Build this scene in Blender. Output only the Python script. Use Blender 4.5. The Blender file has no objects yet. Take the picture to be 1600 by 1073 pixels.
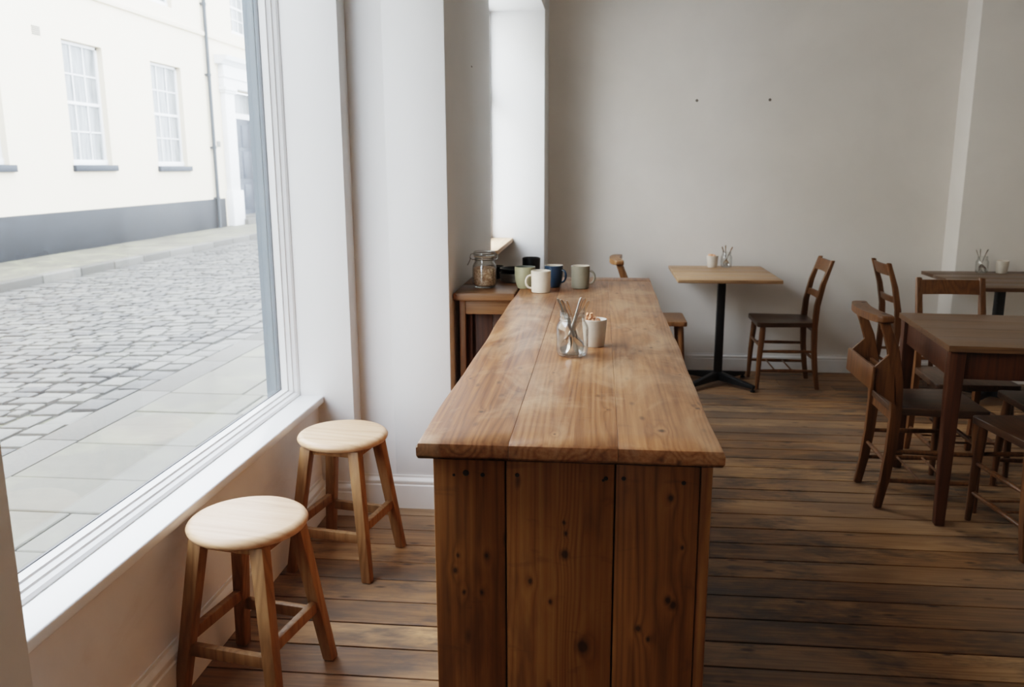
import bpy, bmesh, math, random
from mathutils import Vector, Matrix
random.seed(7)
scene = bpy.context.scene
COL = scene.collection
PI = math.pi

# ------------------------------------------------------------------ materials
def lin(c):
    return tuple(((v / 255) / 12.92 if v / 255 <= 0.04045 else ((v / 255 + 0.055) / 1.055) ** 2.4) for v in c) + (1.0,)

class NT:
    def __init__(self, name):
        self.m = bpy.data.materials.new(name)
        self.m.use_nodes = True
        self.t = self.m.node_tree
        self.t.nodes.clear()
        self.out = self.t.nodes.new('ShaderNodeOutputMaterial')
    def n(self, typ, **kw):
        nd = self.t.nodes.new('ShaderNode' + typ)
        for k, v in kw.items():
            if k in nd.inputs:
                nd.inputs[k].default_value = v
            else:
                setattr(nd, k, v)
        return nd
    def l(self, a, b):
        self.t.links.new(a, b)
    def math(self, op, a, b=None, clamp=False):
        nd = self.t.nodes.new('ShaderNodeMath'); nd.operation = op; nd.use_clamp = clamp
        for i, v in enumerate((a, b)):
            if v is None: continue
            if isinstance(v, (int, float)): nd.inputs[i].default_value = v
            else: self.l(v, nd.inputs[i])
        return nd.outputs[0]
    def ramp(self, fac, stops):
        nd = self.t.nodes.new('ShaderNodeValToRGB')
        e = nd.color_ramp.elements
        while len(e) < len(stops): e.new(0.5)
        for k, (p, c) in zip(e, stops):
            k.position = p
            k.color = c if not isinstance(c, (int, float)) else (c, c, c, 1)
        self.l(fac, nd.inputs[0])
        return nd.outputs[0]
    def mix(self, fac, a, b, mode='MIX'):
        nd = self.t.nodes.new('ShaderNodeMix'); nd.data_type = 'RGBA'; nd.blend_type = mode
        for i, v in ((0, fac), (6, a), (7, b)):
            if isinstance(v, (int, float)): nd.inputs[i].default_value = v
            elif isinstance(v, tuple): nd.inputs[i].default_value = v
            else: self.l(v, nd.inputs[i])
        return nd.outputs[2]
    def coords(self, spread=1.0):
        tc = self.n('TexCoord'); oi = self.n('ObjectInfo')
        at = self.n('Attribute', attribute_name='rnd')
        s = self.math('ADD', self.math('MULTIPLY', at.outputs['Fac'], 13.7 * spread), self.math('MULTIPLY', oi.outputs['Random'], 31.0 * spread))
        cb = self.n('CombineXYZ')
        for i in range(3): self.l(s, cb.inputs[i])
        va = self.n('VectorMath', operation='ADD')
        self.l(tc.outputs['Object'], va.inputs[0]); self.l(cb.outputs[0], va.inputs[1])
        return va.outputs[0], at.outputs['Fac'], tc.outputs['Object']
    def scaled(self, vec, s):
        mp = self.n('Mapping'); mp.inputs['Scale'].default_value = s
        self.l(vec, mp.inputs['Vector']); return mp.outputs[0]
    def mixvec(self, vec, amt):
        nd = self.n('TexNoise', Scale=6.0); self.l(vec, nd.inputs['Vector'])
        va = self.n('VectorMath', operation='MULTIPLY_ADD'); va.inputs[1].default_value = (amt, amt, amt)
        self.l(nd.outputs['Color'], va.inputs[0]); self.l(vec, va.inputs[2]); return va.outputs[0]
    def noise(self, vec, scale, detail=3, rough=0.5, dist=0.0):
        nd = self.n('TexNoise', Scale=scale, Detail=detail, Roughness=rough, Distortion=dist)
        self.l(vec, nd.inputs['Vector']); return nd.outputs['Fac']
    def bsdf(self, color, rough, bump=None, bstr=0.1, bdist=0.01, metal=0.0, spec=0.5, **kw):
        b = self.n('BsdfPrincipled', Metallic=metal)
        b.inputs['Specular IOR Level'].default_value = spec
        for k, v in kw.items(): b.inputs[k].default_value = v
        for key, v in (('Base Color', color), ('Roughness', rough)):
            if isinstance(v, (int, float, tuple)): b.inputs[key].default_value = v
            else: self.l(v, b.inputs[key])
        if bump is not None:
            bp = self.n('Bump', Strength=bstr, Distance=bdist)
            self.l(bump, bp.inputs['Height']); self.l(bp.outputs[0], b.inputs['Normal'])
        self.l(b.outputs[0], self.out.inputs[0])
        return self.m

def wood(name, dark, mid, light, axis='Z', rough=0.45, ring=5.0, knots=0.5, stain=0.0, stain_col=(40, 34, 30), fibre=150, wear=0.0, spec=0.4, bump=0.12, vary=0.25, dents=0.0, spots=None):
    t = NT(name)
    vec, rnd, raw = t.coords()
    ax = 'XYZ'.index(axis)
    def sc(l, o):
        v = [o, o, o]; v[ax] = l; return tuple(v)
    n1 = t.noise(t.scaled(vec, sc(0.28, 7.5)), 1.0, 2, 0.4, 0.12)
    near = None
    if spots:
        # real knots at fixed places in the boards; the rings bend round them
        plane, pts = spots
        mask = [0.0, 0.0, 0.0]
        for i in plane: mask[i] = 0.72 if i == ax else 1.0
        vm = t.n('VectorMath', operation='MULTIPLY'); vm.inputs[1].default_value = mask
        nz = t.n('TexNoise', Scale=55.0); t.l(raw, nz.inputs['Vector'])
        va = t.n('VectorMath', operation='MULTIPLY_ADD'); va.inputs[1].default_value = (.006, .006, .006)
        t.l(nz.outputs['Color'], va.inputs[0]); t.l(raw, va.inputs[2]); t.l(va.outputs[0], vm.inputs[0])
        for u, v_, r_ in pts:
            p = [0.0, 0.0, 0.0]; p[plane[0]] = (u + .003) * mask[plane[0]]; p[plane[1]] = (v_ + .003) * mask[plane[1]]
            ds = t.n('VectorMath', operation='DISTANCE'); ds.inputs[1].default_value = p
            t.l(vm.outputs[0], ds.inputs[0])
            q = t.math('DIVIDE', ds.outputs['Value'], r_)
            near = q if near is None else t.math('MINIMUM', near, q)
        bend = t.math('DIVIDE', 0.045, t.math('ADD', t.math('MULTIPLY', t.math('MULTIPLY', near, near), 0.12), 1.0))
        n1 = t.math('ADD', n1, bend)
    rg = t.math('PINGPONG', t.math('MULTIPLY', n1, ring * 4.0), 0.5)
    rg = t.math('MULTIPLY', rg, 2.0)
    n2 = t.noise(t.scaled(vec, sc(3.5, fibre)), 1.0, 3, 0.6, 0.0)
    n3 = t.noise(t.scaled(vec, sc(1.2, 3.0)), 1.0, 3, 0.55, 0.3)
    v = t.math('ADD', t.math('MULTIPLY', rg, 0.16), t.math('MULTIPLY', n2, 0.50))
    v = t.math('ADD', v, t.math('MULTIPLY', n3, 0.42))
    v = t.math('ADD', v, t.math('MULTIPLY', t.math('SUBTRACT', rnd, 0.5), vary))
    col = t.ramp(v, [(0.28, lin(dark)), (0.55, lin(mid)), (0.85, lin(light))])
    # darker late-wood lines
    ln = t.ramp(rg, [(0.0, 0.70), (0.35, 1.0)])
    col = t.mix(0.45, col, ln, 'MULTIPLY')
    if knots:
        vo = t.n('TexVoronoi', Scale=1.0); t.l(t.scaled(vec, sc(2.4, 6.5)), vo.inputs['Vector'])
        k = t.ramp(vo.outputs['Distance'], [(0.05, 1.0), (0.13, 0.55), (0.24, 0.0)])
        gate = t.n('SeparateColor'); t.l(vo.outputs['Color'], gate.inputs[0])
        g = t.math('GREATER_THAN', gate.outputs[0], 1.0 - knots)
        col = t.mix(t.math('MULTIPLY', t.math('MULTIPLY', k, g), 0.85), col, lin((46, 26, 14)))
    if dents:
        vo2 = t.n('TexVoronoi', Scale=1.0); t.l(t.scaled(t.mixvec(vec, 0.02), sc(9, 24)), vo2.inputs['Vector'])
        g2 = t.n('SeparateColor'); t.l(vo2.outputs['Color'], g2.inputs[0])
        d2 = t.math('MULTIPLY', t.ramp(vo2.outputs['Distance'], [(0.05, 1.0), (0.20, 0.0)]), t.math('GREATER_THAN', g2.outputs[1], 1.0 - dents))
        col = t.mix(t.math('MULTIPLY', d2, 0.75), col, lin((52, 32, 20)))
        sc1 = t.noise(t.scaled(vec, sc(26, 9.0)), 1.0, 3, 0.6, 0.8)
        col = t.mix(t.math('MULTIPLY', t.ramp(sc1, [(0.62, 0.0), (0.74, 1.0)]), 0.28), col, lin((80, 54, 38)))
    if stain:
        s1 = t.noise(t.scaled(raw, sc(1.3, 4.5)), 1.0, 5, 0.62, 0.6)
        s2 = t.noise(t.scaled(vec, sc(9, 50)), 1.0, 2, 0.6, 0.2)
        s = t.ramp(t.math('ADD', s1, t.math('MULTIPLY', t.math('SUBTRACT', s2, 0.5), 0.35)), [(0.50, 0.0), (0.68, 1.0)])
        col = t.mix(t.math('MULTIPLY', s, stain), col, lin(stain_col))
    if wear:
        w1 = t.noise(t.scaled(raw, sc(3.2, 6.0)), 1.0, 5, 0.65, 0.6)
        w = t.ramp(w1, [(0.48, 0.0), (0.68, 1.0)])
        col = t.mix(t.math('MULTIPLY', w, wear), col, lin((204, 168, 132)))
    if spots:
        col = t.mix(t.math('MULTIPLY', t.ramp(t.math('DIVIDE', near, 4.0), [(0.16, 1.0), (0.26, 0.45), (0.45, 0.0)]), 0.85), col, lin((44, 26, 16)))
    r = t.math('ADD', t.math('MULTIPLY', n3, 0.25), rough - 0.12)
    return t.bsdf(col, r, n2, bump, 0.004, spec=spec)

def paint(name, col, rough=0.5, var=0.04, bump=0.05, scale=3.0, dirt=None, dirt_amt=0.0, spec=0.3):
    t = NT(name)
    vec, rnd, raw = t.coords(0.3)
    n1 = t.noise(raw, scale, 5, 0.6, 0.3)
    n2 = t.noise(raw, 90, 2, 0.5)
    a = tuple(max(0, c * (1 - var * 2)) for c in lin(col)[:3]) + (1,)
    b = tuple(min(1, c * (1 + var)) for c in lin(col)[:3]) + (1,)
    c = t.ramp(n1, [(0.3, a), (0.7, b)])
    if dirt:
        d = t.noise(t.scaled(raw, (3, 3, 6)), 1.0, 6, 0.65, 0.5)
        c = t.mix(t.math('MULTIPLY', t.ramp(d, [(0.55, 0.0), (0.8, 1.0)]), dirt_amt), c, lin(dirt))
    h = t.math('ADD', t.math('MULTIPLY', n1, 0.6), t.math('MULTIPLY', n2, 0.25))
    return t.bsdf(c, rough, h, bump, 0.01, spec=spec)

def plain(name, col, rough=0.5, metal=0.0, spec=0.5, var=0.06, scale=30, **kw):
    t = NT(name)
    vec, rnd, raw = t.coords(0.3)
    n1 = t.noise(vec, scale, 3, 0.6)
    a = tuple(c * (1 - var) for c in lin(col)[:3]) + (1,)
    b = tuple(min(1, c * (1 + var)) for c in lin(col)[:3]) + (1,)
    return t.bsdf(t.ramp(n1, [(0.3, a), (0.7, b)]), rough, n1, 0.02, 0.002, metal=metal, spec=spec, **kw)

def glass(name, tint=(0.985, 0.99, 0.99), edge=0.35, rough=0.0, base=0.035, power=5.0):
    t = NT(name)
    tr = t.n('BsdfTransparent'); gl = t.n('BsdfGlossy', Roughness=rough)
    lw = t.n('LayerWeight', Blend=0.5)
    c = t.ramp(lw.outputs['Facing'], [(0.0, tint + (1,)), (0.7, tuple(v * (1 - edge * 0.3) for v in tint) + (1,)), (1.0, tuple(v * (1 - edge) for v in tint) + (1,))])
    t.l(c, tr.inputs[0])
    fr = t.math('ADD', t.math('MULTIPLY', t.math('POWER', lw.outputs['Facing'], power), 0.9), base)
    mx = t.n('MixShader')
    t.l(fr, mx.inputs[0]); t.l(tr.outputs[0], mx.inputs[1]); t.l(gl.outputs[0], mx.inputs[2])
    t.l(mx.outputs[0], t.out.inputs[0])
    return t.m

M = {}
M['counter_top'] = wood('old pine counter top', (98, 58, 32), (146, 95, 57), (180, 130, 88), 'Y', rough=0.40, ring=6, knots=0.0, stain=0.62, stain_col=(92, 62, 44), wear=0.5, spec=0.5, dents=0.45, spots=((0, 1), [(-0.247, 1.733, 0.0055), (0.129, 1.632, 0.006), (0.218, 1.8, 0.0045), (0.155, 2.428, 0.0045), (-0.314, 2.021, 0.0035), (-0.141, 2.544, 0.0035), (-0.111, 2.099, 0.003), (-0.081, 1.592, 0.0025), (0.024, 1.773, 0.0025), (0.104, 2.7, 0.0035), (0.181, 2.797, 0.003), (-0.197, 2.141, 0.0025), (0.207, 2.106, 0.003), (-0.16, 2.792, 0.0025)]))
M['counter_panel'] = wood('old pine counter boards', (106, 66, 34), (142, 93, 50), (168, 118, 70), 'Z', rough=0.5, ring=5, knots=0.0, stain=0.5, stain_col=(92, 60, 40), spec=0.35, dents=0.28, spots=((0, 2), [(-0.058, 0.7, 0.007), (0.147, 0.611, 0.0055), (0.157, 0.601, 0.0065), (0.089, 0.547, 0.005), (0.109, 0.525, 0.0035), (-0.02, 0.501, 0.012), (-0.277, 0.655, 0.0045), (-0.225, 0.61, 0.003), (-0.056, 0.745, 0.0035), (-0.127, 0.639, 0.0045), (0.17, 0.725, 0.003), (0.145, 0.826, 0.0045), (-0.261, 0.608, 0.0035), (-0.214, 0.69, 0.0035), (-0.06, 0.767, 0.003), (-0.271, 0.689, 0.003), (-0.086, 0.596, 0.003)]))
M['side_wood'] = wood('old pine side table', (85, 56, 34), (116, 80, 49), (139, 104, 68), 'X', rough=0.5, ring=5, knots=0.35, stain=0.3, stain_col=(80, 50, 30))
M['side_wood_v'] = wood('old pine side table upright', (85, 56, 34), (116, 80, 49), (139, 104, 68), 'Z', rough=0.5, ring=5, knots=0.3, stain=0.3, stain_col=(80, 50, 30))
M['dark_board'] = wood('dark cupboard boards', (48, 28, 18), (72, 42, 26), (90, 54, 34), 'Z', rough=0.6, ring=4, knots=0.2)
M['stool_seat'] = wood('pale waxed beech seat', (171, 133, 101), (188, 152, 120), (203, 173, 144), 'X', rough=0.45, ring=3, knots=0.0, wear=0.3, spec=0.5, fibre=90)
M['stool_leg'] = wood('honey stained stool frame', (107, 74, 44), (134, 97, 62), (155, 120, 83), 'Z', rough=0.5, ring=3, knots=0.0, stain=0.25, stain_col=(86, 56, 30), fibre=100)
M['chair'] = wood('dark oiled chair wood', (66, 40, 20), (100, 64, 34), (128, 86, 48), 'Z', rough=0.42, ring=3, knots=0.0, fibre=110, spec=0.5)
M['chair_seat'] = wood('dark worn chair seat', (54, 36, 24), (76, 53, 36), (99, 71, 51), 'Y', rough=0.42, ring=4, knots=0.0, fibre=90, spec=0.5)
M['chair_light'] = wood('light brown chair wood', (99, 65, 38), (128, 88, 54), (153, 112, 74), 'Z', rough=0.42, ring=3, knots=0.0, fibre=110, spec=0.5)
M['table_dark'] = wood('brown dining table top', (78, 54, 36), (106, 77, 52), (130, 98, 68), 'X', rough=0.4, ring=6, knots=0.0, stain=0.2, spec=0.5)
M['table_leg'] = wood('red brown dining table leg', (54, 30, 16), (80, 46, 26), (100, 62, 36), 'Z', rough=0.45, ring=3, knots=0.0, spec=0.45)
M['bistro_top'] = wood('pale bistro table top', (138, 103, 72), (166, 131, 96), (186, 153, 118), 'X', rough=0.42, ring=6, knots=0.25, spec=0.45)
M['shelf_wood'] = wood('pale window shelf', (180, 140, 104), (206, 170, 134), (222, 192, 160), 'Y', rough=0.5, ring=5, knots=0.0)
M['plaster'] = paint('warm white wall plaster', (232, 226, 219), 0.75, 0.035, 0.10, 1.6)
M['plaster_low'] = paint('scuffed low wall plaster', (228, 225, 224), 0.7, 0.05, 0.12, 2.2, dirt=(168, 152, 142), dirt_amt=0.3)
M['pillar_paint'] = paint('white pillar paint', (218, 217, 216), 0.55, 0.02, 0.06, 2.0)
M['white_gloss'] = paint('white gloss woodwork', (228, 228, 228), 0.3, 0.015, 0.03, 4.0, spec=0.5)
M['skirting'] = paint('off white skirting paint', (226, 223, 219), 0.4, 0.03, 0.04, 4.0, spec=0.4)
M['ceiling'] = paint('white ceiling', (232, 231, 229), 0.8, 0.02, 0.04)
M['grey_paint'] = paint('blue grey exterior paint', (84, 94, 102), 0.45, 0.03, 0.05, 5.0)
M['gasket'] = plain('dark glazing gasket', (70, 72, 76), 0.6)
M['window_glass'] = glass('shop window glass', (0.98, 0.99, 0.985), 0.1)
M['jar_glass'] = glass('clear jar glass', (0.985, 0.99, 0.985), 0.40, base=0.07, power=3.5)
M['steel'] = plain('polished steel', (222, 220, 218), 0.2, 1.0, var=0.05)
M['wire'] = plain('dull steel wire', (120, 116, 110), 0.35, 1.0)
M['seal'] = plain('jar rubber seal', (178, 158, 132), 0.6)
M['iron'] = plain('black painted iron', (20, 20, 21), 0.42, 0.0, var=0.1)
M['black_ceramic'] = plain('black glazed ceramic', (26, 28, 29), 0.3)
M['grey_ceramic'] = plain('grey glazed ceramic', (122, 120, 114), 0.4)
M['green_ceramic'] = plain('pale green glaze', (160, 155, 124), 0.35)
M['cream_ceramic'] = plain('cream glaze', (222, 210, 192), 0.35)
M['blue_ceramic'] = plain('deep blue glaze', (40, 60, 80), 0.3)
M['taupe_ceramic'] = plain('grey taupe glaze', (134, 128, 112), 0.42)
M['pot_ceramic'] = plain('matt white pot glaze', (206, 196, 183), 0.55)
M['dark_inner'] = plain('grey mug inside', (110, 112, 104), 0.35)
M['sugar'] = plain('rough peach brown sugar', (216, 160, 124), 0.8, var=0.25, scale=160)
M['hole'] = plain('dark screw hole', (112, 102, 94), 0.8)
M['nail'] = plain('dark nail head', (40, 26, 18), 0.6)
M['subfloor'] = plain('dark gap under boards', (22, 16, 12), 0.9)

def oats_mat():
    t = NT('rolled oats'); vec, rnd, raw = t.coords(0.1)
    vo = t.n('TexVoronoi', Scale=170.0); t.l(raw, vo.inputs['Vector'])
    sp = t.n('SeparateColor'); t.l(vo.outputs['Color'], sp.inputs[0])
    c = t.ramp(sp.outputs[0], [(0.0, lin((132, 98, 72))), (0.5, lin((186, 152, 120))), (1.0, lin((222, 194, 164)))])
    return t.bsdf(c, 0.85, vo.outputs['Distance'], 0.5, 0.003)
M['oats'] = oats_mat()

def floor_mat():
    t = NT('worn pine floorboards')
    vec, rnd, raw = t.coords()
    n1 = t.noise(t.scaled(vec, (0.6, 7, 7)), 1.0, 2, 0.5, 0.5)
    rg = t.math('MULTIPLY', t.math('PINGPONG', t.math('MULTIPLY', n1, 12.0), 0.5), 2.0)
    n2 = t.noise(t.scaled(vec, (3.0, 120, 120)), 1.0, 3, 0.6)
    n3 = t.noise(t.scaled(vec, (1.5, 4, 4)), 1.0, 4, 0.6, 0.3)
    v = t.math('ADD', t.math('ADD', t.math('MULTIPLY', rg, 0.12), t.math('MULTIPLY', n2, 0.28)), t.math('MULTIPLY', n3, 0.68))
    v = t.math('ADD', v, t.math('MULTIPLY', t.math('SUBTRACT', rnd, 0.5), 0.22))
    c = t.ramp(v, [(0.3, lin((86, 62, 42))), (0.55, lin((136, 100, 66))), (0.85, lin((184, 145, 103)))])
    # trodden grey-black patches, long in the board direction
    s1 = t.noise(t.scaled(raw, (1.3, 2.2, 1)), 1.0, 6, 0.66, 0.5)
    s2 = t.noise(t.scaled(vec, (6, 22, 22)), 1.0, 4, 0.65, 0.5)
    s = t.ramp(t.math('ADD', s1, t.math('MULTIPLY', t.math('SUBTRACT', s2, 0.5), 0.55)), [(0.46, 0.0), (0.64, 1.0)])
    c = t.mix(t.math('MULTIPLY', s, 0.82), c, lin((60, 52, 46)))
    g = t.noise(t.scaled(raw, (0.8, 1.2, 1)), 1.0, 3, 0.5, 0.4)
    c = t.mix(t.math('MULTIPLY', t.ramp(g, [(0.42, 0.0), (0.62, 1.0)]), 0.45), c, lin((116, 100, 86)))
    vo = t.n('TexVoronoi', Scale=1.0); t.l(t.scaled(vec, (7, 20, 20)), vo.inputs['Vector'])
    gate = t.n('SeparateColor'); t.l(vo.outputs['Color'], gate.inputs[0])
    k = t.math('MULTIPLY', t.ramp(vo.outputs['Distance'], [(0.06, 1.0), (0.2, 0.0)]), t.math('GREATER_THAN', gate.outputs[0], 0.55))
    c = t.mix(t.math('MULTIPLY', k, 0.8), c, lin((38, 26, 18)))
    r = t.math('ADD', t.math('MULTIPLY', n3, 0.3), 0.34)
    return t.bsdf(c, r, n2, 0.2, 0.004, spec=0.4)
M['floor'] = floor_mat()

def stone_mat(name, a, b, scale=25, rough=0.8, moss=0.0, vary=0.5):
    t = NT(name); vec, rnd, raw = t.coords(0.5)
    n1 = t.noise(vec, scale, 5, 0.65); n2 = t.noise(raw, 1.3, 3, 0.5)
    v = t.math('ADD', t.math('MULTIPLY', n1, 0.5), t.math('MULTIPLY', n2, 0.25))
    v = t.math('ADD', v, t.math('MULTIPLY', rnd, vary))
    c = t.ramp(v, [(0.25, lin(a)), (0.85, lin(b))])
    if moss:
        m = t.noise(raw, 2.2, 4, 0.6)
        c = t.mix(t.math('MULTIPLY', t.ramp(m, [(0.5, 0.0), (0.7, 1.0)]), moss), c, lin((150, 150, 112)))
    return t.bsdf(c, rough, n1, 0.3, 0.01)
M['sett'] = stone_mat('granite setts', (50, 49, 49), (86, 84, 79))
M['joint'] = stone_mat('dark mossy joints', (20, 20, 16), (34, 33, 25), moss=0.3)
M['kerb'] = stone_mat('speckled kerb granite', (54, 51, 46), (88, 85, 79), scale=60)
M['flag'] = stone_mat('pale paving flags', (68, 65, 57), (90, 87, 77), scale=9, moss=0.12, vary=0.35)
M['far_flag'] = stone_mat('far pavement', (70, 66, 54), (90, 86, 72), scale=6, moss=0.25)
M['render'] = paint('cream render', (198, 186, 166), 0.85, 0.015, 0.1, 1.2)
M['plinth'] = paint('dark slate painted plinth', (20, 23, 28), 0.6, 0.2, 0.15, 1.6, dirt=(58, 62, 67), dirt_amt=0.5)
M['sill_dark'] = plain('dark slate sill', (32, 37, 45), 0.6)
M['sash'] = paint('white sash paint', (206, 206, 206), 0.45, 0.01, 0.03)
M['pipe'] = plain('grey iron pipe', (40, 46, 51), 0.5)
M['door_grey'] = paint('slate door paint', (46, 53, 63), 0.45, 0.04, 0.04)
M['plaque'] = plain('weathered plaque', (104, 100, 93), 0.6)

def curtain_mat():
    t = NT('net curtain behind old panes'); vec, rnd, raw = t.coords(0.2)
    n = t.noise(t.scaled(raw, (1, 14, 1.2)), 1.0, 3, 0.6, 0.3)
    c = t.ramp(n, [(0.3, lin((70, 73, 74))), (0.7, lin((140, 142, 141)))])
    return t.bsdf(c, 0.25, spec=0.5)
M['curtain'] = curtain_mat()

# ------------------------------------------------------------------ mesh building
class MB:
    def __init__(self):
        self.bm = bmesh.new()
        self.rl = self.bm.faces.layers.float.new('rnd')
    def _merge(self, tb, rnd, mat):
        rl = tb.faces.layers.float.get('rnd') or tb.faces.layers.float.new('rnd')
        bmesh.ops.recalc_face_normals(tb, faces=tb.faces)
        for f in tb.faces:
            f[rl] = rnd
            if mat is not None: f.material_index = mat
        me = bpy.data.meshes.new('tmp'); tb.to_mesh(me); tb.free()
        self.bm.from_mesh(me); bpy.data.meshes.remove(me)
        return self
    def _bevel(self, tb, bevel, seg, edges=None):
        if bevel > 0:
            bmesh.ops.bevel(tb, geom=list(edges or tb.edges), offset=bevel, segments=seg, profile=0.5, affect='EDGES', clamp_overlap=True)
    def box(self, x0, x1, y0, y1, z0, z1, bevel=0.0, seg=2, rnd=0.5, mat=None):
        tb = bmesh.new()
        vs = [tb.verts.new((x, y, z)) for z in (z0, z1) for y in (y0, y1) for x in (x0, x1)]
        for f in ((0, 2, 3, 1), (4, 5, 7, 6), (0, 1, 5, 4), (2, 6, 7, 3), (0, 4, 6, 2), (1, 3, 7, 5)):
            tb.faces.new([vs[i] for i in f])
        self._bevel(tb, bevel, seg)
        return self._merge(tb, rnd, mat)
    def prism(self, poly, axis, a0, a1, bevel=0.0, seg=2, rnd=0.5, mat=None):
        """poly: 2-D outline in the plane of the two other axes (in xyz order), extruded along axis."""
        tb = bmesh.new()
        def P(u, v, a):
            return {'X': (a, u, v), 'Y': (u, a, v), 'Z': (u, v, a)}[axis]
        A = [tb.verts.new(P(u, v, a0)) for u, v in poly]
        B = [tb.verts.new(P(u, v, a1)) for u, v in poly]
        tb.faces.new(A[::-1]); tb.faces.new(B)
        n = len(poly)
        for i in range(n): tb.faces.new((A[i], A[(i + 1) % n], B[(i + 1) % n], B[i]))
        self._bevel(tb, bevel, seg)
        return self._merge(tb, rnd, mat)
    def bar(self, p0, p1, w0, d0, w1=None, d1=None, bevel=0.0, side=(1, 0, 0), flat=True, rnd=0.5, mat=None, seg=2):
        """tapered rectangular bar; width along 'side', ends level in z when flat."""
        w1 = w0 if w1 is None else w1; d1 = d0 if d1 is None else d1
        p0, p1 = Vector(p0), Vector(p1)
        ax = (p1 - p0).normalized()
        s = Vector(side)
        if flat:
            u = s.normalized(); v = Vector((0, 0, 1)).cross(u).normalized()
        else:
            v = ax.cross(s).normalized(); u = v.cross(ax).normalized()
        tb = bmesh.new(); R = []
        for p, w, d in ((p0, w0, d0), (p1, w1, d1)):
            R.append([tb.verts.new(p + u * (a * w / 2) + v * (b * d / 2)) for a, b in ((-1, -1), (1, -1), (1, 1), (-1, 1))])
        tb.faces.new(R[0][::-1]); tb.faces.new(R[1])
        for i in range(4): tb.faces.new((R[0][i], R[0][(i + 1) % 4], R[1][(i + 1) % 4], R[1][i]))
        self._bevel(tb, bevel, seg)
        return self._merge(tb, rnd, mat)
    def tube(self, pts, r, n=10, closed=False, rnd=0.5, mat=None, flat_xy=1.0):
        tb = bmesh.new(); pts = [Vector(p) for p in pts]; k = len(pts)
        rr = r if isinstance(r, (list, tuple)) else [r] * k
        rings = []; up = Vector((0.13, 0.21, 0.97)).normalized(); u = None
        for i, p in enumerate(pts):
            a = pts[(i - 1) % k] if (closed or i > 0) else p
            b = pts[(i + 1) % k] if (closed or i < k - 1) else p
            t = (b - a).normalized()
            if u is None:
                u = t.cross(up)
                if u.length < 0.1: u = t.cross(Vector((1, 0, 0)))
            u = (u - t * u.dot(t)).normalized(); v = t.cross(u)
            rings.append([tb.verts.new(p + (u * math.cos(2 * PI * j / n) + v * math.sin(2 * PI * j / n) * flat_xy) * rr[i]) for j in range(n)])
        m = k if closed else k - 1
        for i in range(m):
            A, B = rings[i], rings[(i + 1) % k]
            for j in range(n): tb.faces.new((A[j], A[(j + 1) % n], B[(j + 1) % n], B[j]))
        if not closed:
            tb.faces.new(rings[0][::-1]); tb.faces.new(rings[-1])
        return self._merge(tb, rnd, mat)
    def lathe(self, prof, n=40, c=(0, 0, 0), mats=None, rnd=0.5):
        tb = bmesh.new(); rings = []
        for r, z in prof:
            if r < 1e-6: rings.append([tb.verts.new((c[0], c[1], c[2] + z))])
            else: rings.append([tb.verts.new((c[0] + r * math.cos(2 * PI * j / n), c[1] + r * math.sin(2 * PI * j / n), c[2] + z)) for j in range(n)])
        for i in range(len(rings) - 1):
            A, B = rings[i], rings[i + 1]; mi = mats[i] if mats else 0
            if len(A) == 1 and len(B) == 1: continue
            for j in range(n):
                j2 = (j + 1) % n
                if len(A) == 1: f = tb.faces.new((A[0], B[j2], B[j]))
                elif len(B) == 1: f = tb.faces.new((A[j], A[j2], B[0]))
                else: f = tb.faces.new((A[j], A[j2], B[j2], B[j]))
                f.material_index = mi
        return self._merge(tb, rnd, None)
    def splay(self, k):
        for v in self.bm.verts: v.co.x += k * max(0.0, (v.co.z - .45) / .39)
        return self
    def quad(self, pts, rnd=0.5, mat=0):
        f = self.bm.faces.new([self.bm.verts.new(p) for p in pts]); f[self.rl] = rnd; f.material_index = mat
        return self
    def build(self, name, mats, parent=None, angle=35):
        me = bpy.data.meshes.new(name); self.bm.to_mesh(me); self.bm.free()
        for m in (mats if isinstance(mats, (list, tuple)) else [mats]): me.materials.append(m)
        me.polygons.foreach_set('use_smooth', [True] * len(me.polygons))
        me.set_sharp_from_angle(angle=math.radians(angle))
        o = bpy.data.objects.new(name, me); COL.objects.link(o)
        if parent is not None: o.parent = parent
        return o

def tag(o, label=None, cat=None, group=None, kind=None):
    for k, v in (('label', label), ('category', cat), ('group', group), ('kind', kind)):
        if v: o[k] = v
    return o
def thing(name, label, cat, loc=(0, 0, 0), rotz=0.0, group=None):
    o = bpy.data.objects.new(name, None); COL.objects.link(o)
    o.empty_display_size = 0.05
    o.location = loc; o.rotation_euler = (0, 0, rotz)
    return tag(o, label, cat, group)
def struct(o):
    o['kind'] = 'structure'; return o
def dup(root, loc, rotz=0.0, label=None, group=None):
    r = root.copy(); COL.objects.link(r); r.location = loc; r.rotation_euler = (0, 0, rotz)
    if label: r['label'] = label
    if group: r['group'] = group
    for ch in list(root.children):
        c = ch.copy(); COL.objects.link(c); c.parent = r
        for g in list(ch.children):
            d = g.copy(); COL.objects.link(d); d.parent = c
    return r

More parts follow.
